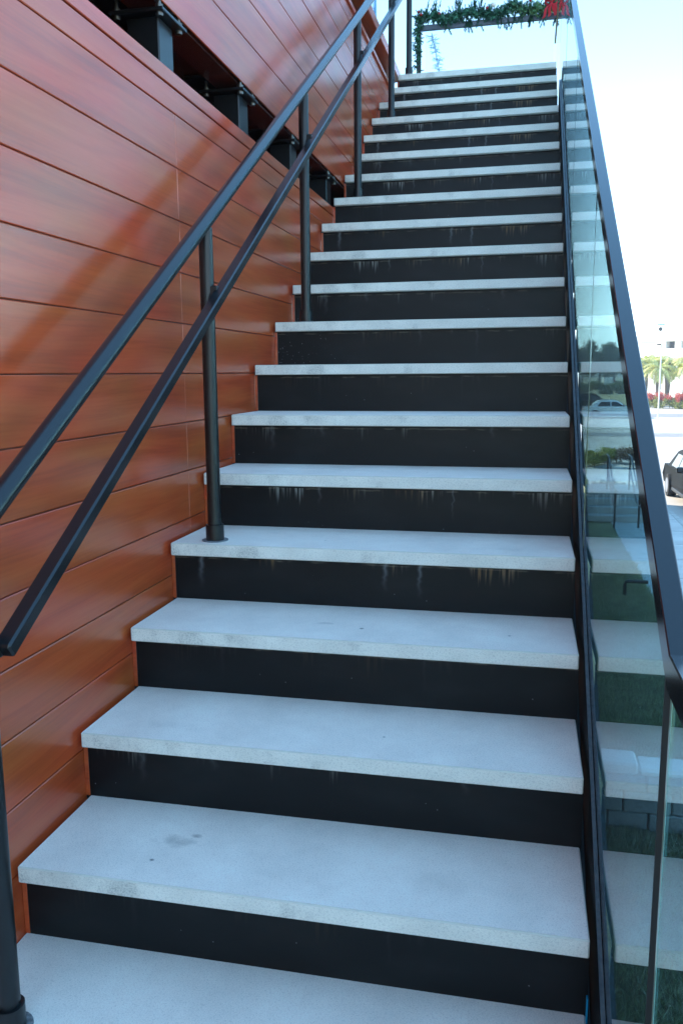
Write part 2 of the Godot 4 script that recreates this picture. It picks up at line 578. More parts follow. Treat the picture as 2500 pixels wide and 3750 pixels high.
	# stringers
	for x in [1.1905, 0.02]:
		var st2 := mb()
		var lo := -0.235
		var a := []
		var b := []
		for p in [Vector2(-0.3, lo - 0.0), Vector2(-5.55, lo), Vector2(-5.55, lo - 0.38), Vector2(-0.3, lo - 0.38)]:
			var yy: float = -p.x * R / G + p.y
			a.append(Vector3(x, yy, p.x))
			b.append(Vector3(x + (0.0087 if x > 1.0 else 0.006), yy, p.x))
		add_slab(st2, a, b)
		put("stringer", st2.commit(), M.black, s)
	put("foundation", box(Vector3(0.03, GY, -0.2), Vector3(1.17, -0.1, 1.7)), M.concrete, s)

# ------------------------------------------------------------------ timber
func plank(parent: Node, y0: float, y1: float, z0: float, z1: float, off: Vector2, kind: int) -> void:
	var x0 := -0.0078
	var x1 := 0.0
	var d := rng.randf_range(0.0, 0.0012)
	put("plank", box(Vector3(x0, y0, z0), Vector3(x1 - d, y1, z1), 0.002, off), M["wood%d" % kind], parent)

func timber_wall() -> void:
	var w := thing("timber_wall", "lower wall of glossy red-brown horizontal timber planks along the stair", "wall")
	put("backing", box(Vector3(-0.14, GY, -6.4), Vector3(-0.008, 2.048, 2.6)), M.tongue, w)
	var gap := 0.0013
	for k in range(-8, 6):
		var y0 := 1.2155 + (k - 1) * 0.1527
		var y1 := y0 + 0.1527
		var zz := -1.325 + rng.randf_range(-0.004, 0.004)
		var off := Vector2(rng.randf() * 3.0, fposmod(rng.randf() * 0.83 - y0, 1.0) + 1.0)
		var kind := rng.randi_range(0, 2)
		plank(w, y0 + gap, y1 - gap, zz + 0.0004, 2.6, off, kind)
		plank(w, y0 + gap, y1 - gap, -5.4, zz - 0.0004, off + Vector2(0.02, 0.004), kind)
	plank(w, 1.979 + gap, 2.048, -5.4, 2.6, Vector2(0.4, 0.1), 0)
	put("top_trim", box(Vector3(-0.142, 2.051, -5.4), Vector3(0.002, 2.094, 2.6), 0.002, Vector2(0.3, 0.2)), M.wood1, w)

func timber_fascia() -> void:
	var w := thing("timber_fascia", "upper timber-plank fascia of the balcony, above the dark gap with steel stubs", "wall", Vector3(0, 2.265, 0))
	var d := Vector3(0, -2.265, 0)
	var holder := Node3D.new()
	put("backing", box(Vector3(-0.12, 2.29, -5.4) + d, Vector3(-0.008, 3.27, 2.6) + d), M.tongue, w)
	var gap := 0.0012
	var ys := [2.265, 2.43, 2.583, 2.736, 2.889, 3.042, 3.195, 3.27]
	for i in ys.size() - 1:
		var off := Vector2(rng.randf() * 3.0, rng.randf() * 0.83 - (ys[i] - 2.265) + 2.0)
		for pc in [[-5.4, -3.98], [-3.977, 2.6]]:
			put("plank", box(Vector3(-0.0078, ys[i] + gap - 2.265, pc[0]), Vector3(-rng.randf() * 0.001, ys[i + 1] - gap - 2.265, pc[1]), 0.002, off + Vector2(0.01 * pc[0], 0)), M["wood%d" % (i % 3)], w)
	put("lower_strip", box(Vector3(-0.02, 3.273, -5.4) + d, Vector3(0.012, 3.30, 2.6) + d, 0.002, Vector2(1.1, 0.6)), M.wood2, w)
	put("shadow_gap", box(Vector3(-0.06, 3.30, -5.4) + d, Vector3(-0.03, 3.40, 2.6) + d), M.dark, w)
	put("capping", box(Vector3(-0.12, 3.375, -5.56) + d, Vector3(0.05, 3.44, 2.6) + d, 0.002, Vector2(0.7, 0.4)), M.wood0, w)
	# underside of the balcony, long boards, and the boarded wall behind the gap; deep shade is in their colour
	for i in 7:
		put("soffit_board", box(Vector3(-0.125 - (i + 1) * 0.14, 2.292, -5.4) + d, Vector3(-0.125 - i * 0.14 - 0.004, 2.312, 2.6) + d, 0.002, Vector2(0.4 * i, 0.3 * i)), M["shade_wood%d" % (i % 3)], w)
	put("soffit_edge", box(Vector3(-0.122, 2.268, -5.4) + d, Vector3(-0.022, 2.288, 2.6) + d, 0.002, Vector2(0.2, 0.9)), M.shade_wood1, w)
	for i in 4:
		put("rear_board", box(Vector3(-0.82, 1.75 + i * 0.14, -5.4) + d, Vector3(-0.8, 1.75 + i * 0.14 + 0.136, 2.6) + d, 0.002, Vector2(0.5 * i, 0.21 * i)), M["shade_wood%d" % (i % 3)], w)
	put("added_floor", box(Vector3(-0.9, 1.66, -5.4) + d, Vector3(-0.143, 1.688, 2.6) + d), M.dark, w)  # unseen board added to keep light from below out of the gap
	put("added_end", box(Vector3(-0.9, 1.69, -5.42) + d, Vector3(-0.03, 2.29, -5.402) + d), M.dark, w)  # unseen, added to close the end of the gap against light
	holder.free()

func steel_stubs() -> void:
	var names := ["nearest and largest steel stub in the gap of the timber wall", "second steel stub from the left in the timber gap, left of the handrail", "third steel stub in the timber gap, behind the crossing handrails", "farthest steel stub in the timber gap, beside the eighth step"]
	var first: Node3D = null
	for k in 4:
		var t: Node3D
		if first == null:
			t = thing("steel_stub", "", "post", Vector3.ZERO)
			put("column", box(Vector3(-0.1, 0, -0.102), Vector3(0, 0.545, 0), 0.004), M.black, t)
			put("end_plate", box(Vector3(-0.14, 0.545, -0.142), Vector3(0.03, 0.556, 0.035), 0.002), M.black, t)
			put("fixing_plate", box(Vector3(-0.19, 0.588, -0.2), Vector3(0.014, 0.6, 0.06), 0.002), M.black, t)
			for q in [[-0.12, 0.018], [0.012, 0.018], [-0.12, -0.12], [0.012, -0.12]]:
				var st := mb()
				add_tube(st, [Vector3(q[0], 0.535, q[1]), Vector3(q[0], 0.588, q[1])], 0.006, 10)
				add_tube(st, [Vector3(q[0], 0.556, q[1]), Vector3(q[0], 0.566, q[1])], 0.012, 6)
				add_tube(st, [Vector3(q[0], 0.535, q[1]), Vector3(q[0], 0.545, q[1])], 0.012, 6)
				put("bolt", st.commit(), M.bolt, t)
			first = t
		else:
			t = first.duplicate()
			t.name = numbered("steel_stub")
			add_child(t)
		t.position = Vector3(-0.022, 1.69, -1.279 - 0.704 * k)
		tag(t, names[k], "post", "steel stubs carrying the balcony")

# ------------------------------------------------------------------ handrail
func handrail() -> void:
	var h := thing("stair_handrail", "black steel double handrail on round posts, left side of the stair", "handrail", Vector3(0.13, 0, 0))
	var up := func(z: float) -> Vector3: return Vector3(0, 0.905 - 0.6145 * z, z)
	put("upper_rail", tube([Vector3(0, 0.83, 0.33), Vector3(0, 0.83, 0.13), Vector3(0, 0.845, 0.09), up.call(0.04), up.call(-5.2), Vector3(0, 4.18, -5.42), Vector3(0, 4.2, -5.75)], 0.0215, 28), M.black_rail, h)
	var lo := func(z: float) -> Vector3: return Vector3(0.041, 0.699 - 0.619 * z, z)
	put("lower_rail", bar([lo.call(-0.066), lo.call(-5.6)], 0.034, 0.03, 0.004), M.black_rail, h)
	for k in [0, 4, 8, 12, 16, 19]:
		var z: float = -(k + 0.22) * G if k < 19 else -19.13 * G
		var y: float = k * R
		var top: Vector3 = up.call(z)
		if k == 19:
			top.y = 4.17
		var p := put("post", tube([Vector3(0, y, z), Vector3(0, top.y - 0.016, z)], 0.0205, 24), M.black, h)
		var st := mb()
		add_tube(st, [Vector3(0, y + 0.001, z), Vector3(0, y + 0.046, z), Vector3(0, y + 0.05, z)], 0.0275, 24)
		put("collar", st.commit(), M.black, p)
		st = mb()
		add_tube(st, [Vector3(0, y, z), Vector3(0, y + 0.003, z)], 0.04, 24)
		put("grout_ring", st.commit(), M.grout, p)
		var lz: Vector3 = lo.call(z)
		put("bracket", box(Vector3(0.012, lz.y - 0.01, z - 0.014), Vector3(0.036, lz.y + 0.022, z + 0.014), 0.003), M.black, h)

# ------------------------------------------------------------------ glass
func cap_y(z: float) -> float:
	return 0.912 + 0.572 * (0.258 - z)

func balustrade() -> void:
	var b := thing("glass_balustrade", "frameless glass balustrade with black cap rail, right side of the stair", "balustrade", Vector3(GX, 0, 0))
	# a pane: corners run along the slope
	var zs := [0.205, -1.2, -2.6, -4.0, -5.36]
	for i in 4:
		var z0: float = zs[i]
		var z1: float = zs[i + 1] + 0.006
		var a := []
		var c := []
		for p in [[z0, -0.26], [z1, -0.26]]:
			a.append(Vector3(-0.006, -p[0] * R / G + p[1], p[0]))
			c.append(Vector3(0.006, -p[0] * R / G + p[1], p[0]))
		for z in [z1, z0]:
			a.append(Vector3(-0.006, cap_y(z) - 0.02, z))
			c.append(Vector3(0.006, cap_y(z) - 0.02, z))
		var st := mb()
		add_slab(st, a, c)
		var g := put("glass_panel", st.commit(), M.glass, b)
		st = mb()
		var sx := 0.0006 if i == 0 else 0.0066
		add_slab(st, [Vector3(-0.0066, a[0].y, z0 + 0.0002), Vector3(sx, a[0].y, z0 + 0.0002), Vector3(sx, cap_y(z0) - 0.02, z0 + 0.0002), Vector3(-0.0066, cap_y(z0) - 0.02, z0 + 0.0002)],
			[Vector3(-0.0066, a[0].y, z0 + (0.004 if i == 0 else 0.0057)), Vector3(sx, a[0].y, z0 + (0.004 if i == 0 else 0.0057)), Vector3(sx, cap_y(z0) - 0.02, z0 + (0.004 if i == 0 else 0.0057)), Vector3(-0.0066, cap_y(z0) - 0.02, z0 + (0.004 if i == 0 else 0.0057))])
		put("joint_seal", st.commit(), M.seal, g)
	# level pane beside the lower landing
	var ly := 0.912
	var gl := put("glass_panel", box(Vector3(-0.006, -0.16, 0.246), Vector3(0.006, ly - 0.02, 1.74)), M.glass, b)
	put("glass_edge", box(Vector3(-0.0064, -0.1, 0.2462), Vector3(-0.0061, ly - 0.03, 0.256)), M.glass_edge, gl)
	# cap rail
	var cap := mb()
	var w := 0.0128
	var h := 0.04
	var pts := [Vector2(1.74, ly), Vector2(0.258, ly), Vector2(-5.42, cap_y(-5.42)), Vector2(-7.25, cap_y(-5.42) + 0.02)]
	for i in 3:
		var p: Vector2 = pts[i]
		var q: Vector2 = pts[i + 1]
		var bev := 0.0015
		var sec := [Vector2(-w, -h), Vector2(w, -h), Vector2(w, -bev), Vector2(w - bev, 0), Vector2(-w + bev, 0), Vector2(-w, -bev)]
		var a := []
		var c := []
		for s in sec:
			a.append(Vector3(s.x, p.y + s.y, p.x))
			c.append(Vector3(s.x, q.y + s.y, q.x))
		add_slab(cap, a, c)
	put("cap_rail", cap.commit(), M.cap, b)
	# base shoe along the flight and along the landing: two black lips with a dusty grey gasket on top
	for lip in [[-0.0155, -0.0064, 0.0], [0.0064, 0.0165, 0.06]]:
		for part in 2:
			var st3 := mb()
			var a := []
			var c := []
			var hi: float = lip[2] - 0.004 if part == 0 else lip[2]
			var lo: float = -0.42 if part == 0 else lip[2] - 0.0036
			var inset := 0.0 if part == 0 else 0.0006
			for p in [[0.25, hi], [-5.03, hi], [-5.03, lo], [0.25, lo]]:
				var yy: float = -p[0] * R / G + p[1]
				a.append(Vector3(lip[0] + inset, yy, p[0]))
				c.append(Vector3(lip[1] - inset, yy, p[0]))
			add_slab(st3, a, c)
			put("base_shoe" if part == 0 else "gasket", st3.commit(), M.shoe_black if part == 0 else M.shoe, b)
	var st2 := mb()
	add_box(st2, Vector3(-0.024, -0.36, 0.252), Vector3(-0.0075, -0.03, 1.74), 0.002)
	add_box(st2, Vector3(0.0075, -0.36, 0.252), Vector3(0.024, -0.03, 1.74), 0.002)
	put("base_shoe", st2.commit(), M.shoe, b)
	var sh := put(numbered("plastic_shim"), box(Vector3(-0.0016, -0.045, -0.006), Vector3(0.0016, 0.045, 0.006), 0.0005), mat(Color(0.05, 0.55, 0.72), 0.35), self, Vector3(1.1887, 0.0, -0.3065))
	tag(sh, "small cyan plastic shim at the foot of the glass, beside the lowest riser", "shim")

func landing_guard() -> void:
	var z := -7.25
	var g := thing("landing_guard", "glass guard with dark top rail at the head of the stair, hung with garland", "railing", Vector3(0, 19 * R, z))
	put("glass_panel", box(Vector3(0.035, 0.03, -0.006), Vector3(1.195, 0.965, 0.006)), M.glass_clear, g)
	put("top_rail", box(Vector3(-0.045, 0.965, -0.02), Vector3(1.24, 1.01, 0.02), 0.004), mat(Color(0.3, 0.33, 0.37), 0.4), g)
	put("post", box(Vector3(-0.045, 0.0, -0.02), Vector3(-0.005, 0.955, 0.02), 0.003), M.black, g)
	put("base_shoe", box(Vector3(0.0, -0.04, -0.03), Vector3(1.2, 0.04, 0.03), 0.003), M.shoe, g)
	# side pane of the landing in line with the stair glass
	put("side_panel", box(Vector3(1.209, -0.3, 0.04), Vector3(1.221, 0.93, 1.85)), M.glass_clear, g)
	# balcony glass over the fascia
	var bg := thing("balcony_glass", "clear glass panel rising from the timber capping, upper left of the stair", "railing", Vector3(-0.045, 3.44, 0))
	put("glass_panel", box(Vector3(-0.006, 0.0, -4.97), Vector3(0.006, 0.95, -3.7)), M.glass_clear, bg)
	put("glass_panel", box(Vector3(-0.006, 0.0, -3.69), Vector3(0.006, 0.95, -2.4)), M.glass_clear, bg)
	put("glass_edge", box(Vector3(-0.012, 0.0, -5.0), Vector3(0.012, 0.95, -4.971), 0.002), mat(Color(0.42, 0.66, 0.85), 0.2), bg)
	put("wall_bracket", box(Vector3(0.03, -0.06, -5.60), Vector3(0.05, 0.11, -5.58), 0.003), M.white, bg)
	garland()

func leaf_tri(st: SurfaceTool, a: Vector3, b: Vector3, c: Vector3) -> void:
	var n := (c - a).cross(b - a).normalized()
	for v in [a, b, c]:
		st.set_normal(n)
		st.add_vertex(v)

func sprig_mesh(needles: int, ln: float, sd: int, needle_len: float) -> ArrayMesh:
	var r := RandomNumberGenerator.new()
	r.seed = sd
	var st := mb()
	for i in needles:
		var t := float(i) / needles
		var p := Vector3(0, t * ln, 0)
		var a := r.randf() * TAU
		var d := Vector3(cos(a), r.randf_range(0.35, 0.9), sin(a)).normalized()
		var q := p + d * needle_len * r.randf_range(0.8, 1.15) * (1.0 - 0.35 * t)
		var s := d.cross(Vector3.UP).normalized() * needle_len * 0.13
		leaf_tri(st, p - s, q, p + s)
	for k in 3:
		var a := TAU * k / 3.0
		var s := Vector3(cos(a), 0, sin(a)) * 0.0022
		var b := Vector3(cos(a + 2.1), 0, sin(a + 2.1)) * 0.0022
		leaf_tri(st, s, b, Vector3(0, ln, 0))
	return st.commit()

func scatter(called: String, mesh: Mesh, m: Material, xf: Array, cols: Array, parent: Node) -> MultiMeshInstance3D:
	var mm := MultiMesh.new()
	mm.transform_format = MultiMesh.TRANSFORM_3D
	mm.use_colors = cols.size() > 0
	mm.mesh = mesh
	mm.instance_count = xf.size()
	for i in xf.size():
		mm.set_instance_transform(i, xf[i])
		if cols.size() > 0:
			mm.set_instance_color(i, cols[i])
	var o := MultiMeshInstance3D.new()
	o.name = called
	o.multimesh = mm
	o.material_override = m
	parent.add_child(o, true)
	o.set_meta("kind", "stuff")
	return o

func aim(p: Vector3, d: Vector3, s: float) -> Transform3D:
	var y := d.normalized()
	var x := y.cross(Vector3(0.31, 0.2, 0.93)).normalized()
	return Transform3D(Basis(x, y, x.cross(y)).scaled(Vector3.ONE * s), p)

func garland() -> void:
	var z := -7.22
	var g := thing("pine_garland", "green pine garland wound along the top rail and down the left post", "garland", Vector3(0, 4.4, z))
	var xf := []
	var cols := []
	var path := []
	for i in 120:
		var t := i / 119.0
		path.append(Vector3(lerpf(-0.03, 1.27, t), 0.035 + 0.02 * sin(t * 21.0) + 0.012 * t, 0.012 * sin(t * 40.0)))
	for i in 34:
		var t := i / 33.0
		path.append(Vector3(-0.035 + 0.008 * sin(t * 20.0), 0.02 - 0.42 * t, 0.01))
	for i in path.size():
		var drop := i >= 120
		var n := 10 if not drop else maxi(2, 7 - int((i - 120) / 6.0))
		for j in n:
			var a := rng.randf() * TAU
			var d := Vector3(rng.randf_range(-1, 1), sin(a), cos(a))
			if drop:
				d = Vector3(cos(a), rng.randf_range(-1.0, 0.5), sin(a))
			var s := rng.randf_range(0.55, 1.0) * (0.75 if drop else 1.0)
			xf.append(aim(path[i] + Vector3(rng.randfn(0, 0.012), rng.randfn(0, 0.014), rng.randfn(0, 0.012)), d, s))
			var light_tint := clampf((path[i].x - 0.75) * 2.6, 0.0, 1.0) if not drop else 0.0  # paler green towards the right paints in the light falling on the tips
			var c := Color(0.04, 0.15, 0.085).lerp(Color(0.22, 0.36, 0.12), light_tint * rng.randf())
			cols.append(c * rng.randf_range(0.6, 1.5))
	for i in 34:                                   # longer tips that stand up or hang down
		var t := rng.randf()
		var up := 1.0 if (t < 0.5 and rng.randf() < 0.8) else -0.8
		var p := Vector3(lerpf(0.0, 1.25, t), 0.05 if up > 0 else 0.01, rng.randfn(0, 0.02))
		for k in 3:
			xf.append(aim(p + Vector3(rng.randfn(0, 0.006), up * k * 0.035, 0), Vector3(rng.randf_range(-0.45, 0.45), up, rng.randf_range(-0.3, 0.3)), rng.randf_range(0.75, 1.05)))
			cols.append(Color(0.035, 0.13, 0.08) * rng.randf_range(0.7, 1.3))
	var needles := mat(Color.WHITE, 0.6)
	needles.vertex_color_use_as_albedo = true
	needles.backlight_enabled = true
	needles.backlight = Color(0.12, 0.2, 0.1)
	scatter("needles", sprig_mesh(64, 0.075, 5, 0.024), needles, xf, cols, g)
	var red := mat(Color(0.62, 0.05, 0.06), 0.3)
	var ball := SphereMesh.new()
	ball.radius = 0.013
	ball.height = 0.026
	ball.radial_segments = 14
	ball.rings = 8
	for p in [Vector3(0.0, 0.06, 0.05), Vector3(0.17, 0.05, 0.06), Vector3(-0.02, 0.09, 0.04), Vector3(0.98, 0.09, 0.05), Vector3(0.6, 0.06, 0.06)]:
		put("berry", ball, red, g, p)
	var b2 := SphereMesh.new()
	b2.radius = 0.022
	b2.height = 0.044
	put("bauble", b2, mat(Color(0.9, 0.86, 0.8), 0.25), g, Vector3(0.655, 0.085, 0.05)).set_meta("label", "pale round bauble")
	# red ribbon with tails
	var rb := thing("ribbon_bow", "red ribbon bow with hanging tails at the right end of the garland", "ribbon", Vector3(1.165, 4.44, z + 0.06))
	var rm := mat(Color(0.84, 0.2, 0.24), 0.5)
	rm.backlight_enabled = true
	rm.backlight = Color(0.5, 0.05, 0.08)
	rm.cull_mode = BaseMaterial3D.CULL_DISABLED
	for s in [-1.0, 1.0]:
		var st := mb()
		var pts := []
		for i in 15:
			var a := TAU * i / 14.0
			pts.append(Vector3(s * (0.03 - 0.03 * cos(a)), 0.02 * sin(a) + 0.012 * (1 - cos(a)), 0.012 * sin(a * 2)))
		ribbon(st, pts, Vector3(0, 0.35, 1).normalized() * 0.017)
		put("loop", st.commit(), rm, rb)
	var tails := [[-0.07, -0.095], [-0.02, -0.085], [0.035, -0.08], [0.075, -0.095]]
	for t in tails:
		var st := mb()
		var pts := []
		for i in 9:
			var q := i / 8.0
			pts.append(Vector3(t[0] * pow(q, 0.8) + 0.006 * sin(q * 9.0), t[1] * q + 0.012 * sin(q * 5.0), 0.02 * sin(q * 4.0)))
		ribbon(st, pts, Vector3(0.8, 0.1, 0.6).normalized() * 0.015)
		put("tail", st.commit(), rm, rb)
	var knot := SphereMesh.new()
	knot.radius = 0.014
	knot.height = 0.026
	put("knot", knot, rm, rb)
	# pale strand modelled behind the glass in place of the garland's mirror reflection
	var fr := thing("garland_reflection", "pale strand behind the glass standing for the reflection of the garland, head of the stair", "garland", Vector3(0.06, 4.36, -7.42))
	xf = []
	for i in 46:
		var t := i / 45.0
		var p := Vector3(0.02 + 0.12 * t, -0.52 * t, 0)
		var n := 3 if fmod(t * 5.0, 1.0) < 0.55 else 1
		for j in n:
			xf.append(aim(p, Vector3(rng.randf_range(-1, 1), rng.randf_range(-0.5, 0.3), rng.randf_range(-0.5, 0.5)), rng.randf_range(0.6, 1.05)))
	var reflect_mat := mat(Color(0.66, 0.80, 0.86), 0.7)  # the paleness of the reflection is put into this colour
	reflect_mat.backlight_enabled = true
	reflect_mat.backlight = Color(0.5, 0.6, 0.65)
	scatter("needles", sprig_mesh(30, 0.07, 8, 0.02), reflect_mat, xf, [], fr)
	put("cord", tube([Vector3(0.02, 0, 0), Vector3(0.14, -0.55, 0)], 0.003, 8), reflect_mat, fr)

func ribbon(st: SurfaceTool, pts: Array, half: Vector3) -> void:
	for i in pts.size() - 1:
		var a: Vector3 = pts[i]
		var b: Vector3 = pts[i + 1]
		var n := half.cross(b - a).normalized() * 0.0007
		add_slab(st, [a - half + n, a + half + n, b + half + n, b - half + n], [a - half - n, a + half - n, b + half - n, b - half - n])

# ------------------------------------------------------------------ below and beyond the glass
func garden() -> void:
	# grass blades on the shaded lawn
	var st := mb()
	var r := RandomNumberGenerator.new()
	r.seed = 77
	for i in 14:
		var a := r.randf() * TAU
		var p := Vector3(cos(a), 0, sin(a)) * r.randf_range(0.0, 0.05)
		var d := Vector3(cos(a) * r.randf_range(0.1, 0.7), 1.0, sin(a) * r.randf_range(0.1, 0.7)).normalized() * r.randf_range(0.03, 0.075)
		var s := d.cross(Vector3(r.randf_range(-1, 1), 0, r.randf_range(-1, 1))).normalized() * 0.004
		leaf_tri(st, p - s, p + d, p + s)
	var xf := []
	var cols := []
	for i in 19000:
		var p := Vector3(r.randf_range(1.3, 3.18), GY, r.randf_range(-16.7, 0.0))
		xf.append(Transform3D(Basis(Vector3.UP, r.randf() * TAU).scaled(Vector3.ONE * r.randf_range(0.7, 1.3)), p))
		cols.append(Color(0.16, 0.165, 0.12).lerp(Color(0.42, 0.39, 0.31), r.randf()) * r.randf_range(0.9, 1.5))
	scatter("grass", st.commit(), M.leaf, xf, cols, self).set_meta("label", "short green and straw grass on the shaded lawn")
	# grey block retaining wall
	var w := thing("block_wall", "low grey retaining wall of split concrete blocks on the lawn, seen through the lowest glass", "wall", Vector3(1.4, GY, -5.55))
	var courses := [[0.0, 0.155], [0.158, 0.17], [0.331, 0.15]]
	for c in courses.size():
		var x: float = -[0.0, 0.16, 0.05][c]
		while x < 1.45:
			var ln := rng.randf_range(0.27, 0.42)
			put("block", box(Vector3(x, courses[c][0], -0.22), Vector3(x + ln - 0.008, courses[c][0] + courses[c][1], rng.randf_range(-0.012, 0.012)), 0.012), M.block, w)
			x += ln
	put("coping", box(Vector3(-0.15, 0.484, -0.25), Vector3(0.62, 0.585, 0.02), 0.02), M.pave, w)
	put("coping", box(Vector3(0.626, 0.484, -0.25), Vector3(1.46, 0.545, 0.02), 0.02), M.pave, w)
	# concrete steps with a black pipe rail
	var s := thing("garden_steps", "pale concrete garden steps beyond the lawn, seen through the glass", "steps", Vector3(2.45, GY, -20.4))
	for i in 4:
		put("step", box(Vector3(0, 0, -0.35 * i - 0.35 - 1.0 * float(i == 3)), Vector3(1.7, 0.16 * (i + 1), -0.35 * i), 0.012), M.pave, s)
	put("cheek_wall", box(Vector3(-0.7, 0, -1.9), Vector3(-0.004, 0.62, 0.5), 0.015), M.concrete, s)
	for k in 2:
		var h := thing("garden_handrail", ["black pipe handrail on the left of the garden steps, seen through the glass", "black pipe handrail on the right of the garden steps, next to the sidewalk"][k], "handrail", Vector3(3.2 + 0.55 * k, GY, -19.6), 0.0, "pipe handrails of the garden steps")
		for rr in [0.92, 0.55]:
			put("rail", tube([Vector3(0, rr, 0.15), Vector3(0, rr, -0.6), Vector3(0, rr + 0.6, -2.0), Vector3(0, rr + 0.6, -2.6)], 0.024, 10), M.black, h)
		put("post", tube([Vector3(0, 0, -0.05), Vector3(0, 0.92, -0.05)], 0.024, 10), M.black, h)
		put("post", tube([Vector3(0, 0.5, -2.2), Vector3(0, 1.52, -2.2)], 0.024, 10), M.black, h)
	# bent pipe standing in the grass
	var pp := thing("vent_pipe", "short black bent pipe standing in the shaded lawn behind the glass", "pipe", Vector3(2.74, GY, -13.1))
	put("pipe", tube([Vector3(0, 0, 0), Vector3(0, 0.22, 0), Vector3(0.012, 0.256, 0), Vector3(0.045, 0.27, 0), Vector3(0.36, 0.27, 0)], 0.03, 14), M.black, pp)
	put("foot_flange", tube([Vector3(0, 0, 0), Vector3(0, 0.015, 0)], 0.055, 16), M.black, pp)
	# planting
	bush("dark_shrub", "dense dark green shrub behind the garden steps, left", Vector3(2.7, GY, -24.2), Vector3(0.8, 0.3, 1.3), Color(0.05, 0.07, 0.035), "shrubs behind the steps")
	bush("dark_shrub", "dense dark green shrub behind the garden steps, right", Vector3(3.75, GY, -24.6), Vector3(0.7, 0.26, 1.2), Color(0.05, 0.07, 0.035), "shrubs behind the steps")
	bush("grass_clump", "yellow-green ornamental grass clump by the sidewalk, seen through the glass", Vector3(3.75, GY, -33.2), Vector3(0.7, 0.42, 0.7), Color(0.30, 0.30, 0.08), "")
	bush("grass_clump", "purple-brown ornamental grass clump right of the yellow one", Vector3(4.7, GY, -34.4), Vector3(1.0, 0.36, 0.8), Color(0.16, 0.10, 0.08), "")

func leaf_card(sd: int, n: int, size: float) -> ArrayMesh:
	var r := RandomNumberGenerator.new()
	r.seed = sd
	var st := mb()
	for i in n:
		var p := Vector3(r.randfn(0, 0.5), r.randfn(0, 0.5), r.randfn(0, 0.5)) * size
		var d := Vector3(r.randf_range(-1, 1), r.randf_range(-0.4, 1), r.randf_range(-1, 1)).normalized() * size * 0.55
		var s := d.cross(Vector3(r.randf_range(-1, 1), r.randf_range(-1, 1), r.randf_range(-1, 1))).normalized() * size * 0.2
		leaf_tri(st, p, p + d * 0.5 - s, p + d)
		leaf_tri(st, p, p + d, p + d * 0.5 + s)
	return st.commit()

func crown(parent: Node, called: String, c: Vector3, rad: Vector3, col: Color, n: int, leaf: float, sd: int) -> void:
	var r := RandomNumberGenerator.new()
	r.seed = sd
	var lumps := []
	for i in 9:
		lumps.append([Vector3(r.randf_range(-0.65, 0.65), r.randf_range(-0.55, 0.7), r.randf_range(-0.65, 0.65)), r.randf_range(0.3, 0.52)])
	var xf := []
	var cols := []
	for i in n:
		var l: Array = lumps[r.randi_range(0, 8)]
		var d: Vector3 = Vector3(r.randfn(), r.randfn(), r.randfn()).normalized() * l[1] * pow(r.randf(), 0.4)
		var p: Vector3 = (l[0] + d) * rad
		xf.append(Transform3D(Basis.from_euler(Vector3(r.randf() * TAU, r.randf() * TAU, 0)).scaled(Vector3.ONE * r.randf_range(0.7, 1.3)), c + p))
		cols.append(col * r.randf_range(0.6, 1.45))
	scatter(called, leaf_card(sd + 1, 9, leaf), M.leaf, xf, cols, parent)

func bush(called: String, label: String, at: Vector3, rad: Vector3, col: Color, group: String) -> Node3D:
	var b := thing(called, label, "shrub", at, 0.0, group)
	crown(b, "foliage", Vector3(0, rad.y * 0.85, 0), rad, col, 420, 0.13, int(at.x * 31 + absf(at.z) * 17))
	put("stem", tube([Vector3.ZERO, Vector3(0, rad.y * 0.7, 0)], 0.03, 8), M.bark, b)
	return b

func tree(label: String, at: Vector3, h: float, rad: float, col: Color, sd: int) -> void:
	var t := thing("broadleaf_tree", label, "tree", at, 0.0, "trees along the horizon")
	var st := mb()
	add_tube(st, [Vector3.ZERO, Vector3(0.1, h * 0.35, 0), Vector3(0.0, h * 0.75, 0.1)], h * 0.028, 9)
	for i in 5:
		var a := TAU * i / 5.0 + sd
		add_tube(st, [Vector3(0.08, h * (0.3 + 0.05 * i), 0), Vector3(cos(a) * rad * 0.6, h * (0.55 + 0.05 * i), sin(a) * rad * 0.6)], h * 0.012, 7)
	put("trunk", st.commit(), M.bark, t)
	crown(t, "crown", Vector3(0, h * 0.62, 0), Vector3(rad, h * 0.42, rad), col, 1000, h * 0.07, sd)

func palm(label: String, at: Vector3, h: float, fr: float, sd: int) -> void:
	var t := thing("palm_tree", label, "palm tree", at, 0.0, "palms in front of the white garage")
	var r := RandomNumberGenerator.new()
	r.seed = sd
	var lean := Vector3(r.randf_range(-0.3, 0.3), h, r.randf_range(-0.3, 0.3))
	put("trunk", tube([Vector3.ZERO, lean * 0.5 + Vector3(0.05, 0, 0), lean], 0.16, 10), M.bark, t)
	var st := mb()
	for i in 22:
		var a := TAU * i / 22.0 + r.randf() * 0.3
		var tilt := r.randf_range(-0.5, 1.1)
		var out := Vector3(cos(a), 0, sin(a))
		var prev := lean
		var d := (out + Vector3.UP * tilt).normalized()
		for k in 7:
			var p := prev + d * fr / 7.0
			d = (d + Vector3.DOWN * 0.26).normalized()
			for s in [-1.0, 1.0]:
				for q in 2:
					var b := prev.lerp(p, q * 0.5)
					var side: Vector3 = (d.cross(Vector3.UP).normalized() * s + d * 0.7 + Vector3.DOWN * 0.45).normalized()
					var tip := b + side * fr * 0.26 * sin(PI * (k + 0.8) / 8.0)
					var wv := d * fr * 0.035
					st.set_color(Color(0.48, 0.45, 0.16) * r.randf_range(0.75, 1.3))
					leaf_tri(st, b - wv, tip, b + wv)
			prev = p
	put("fronds", st.commit(), M.leaf, t)

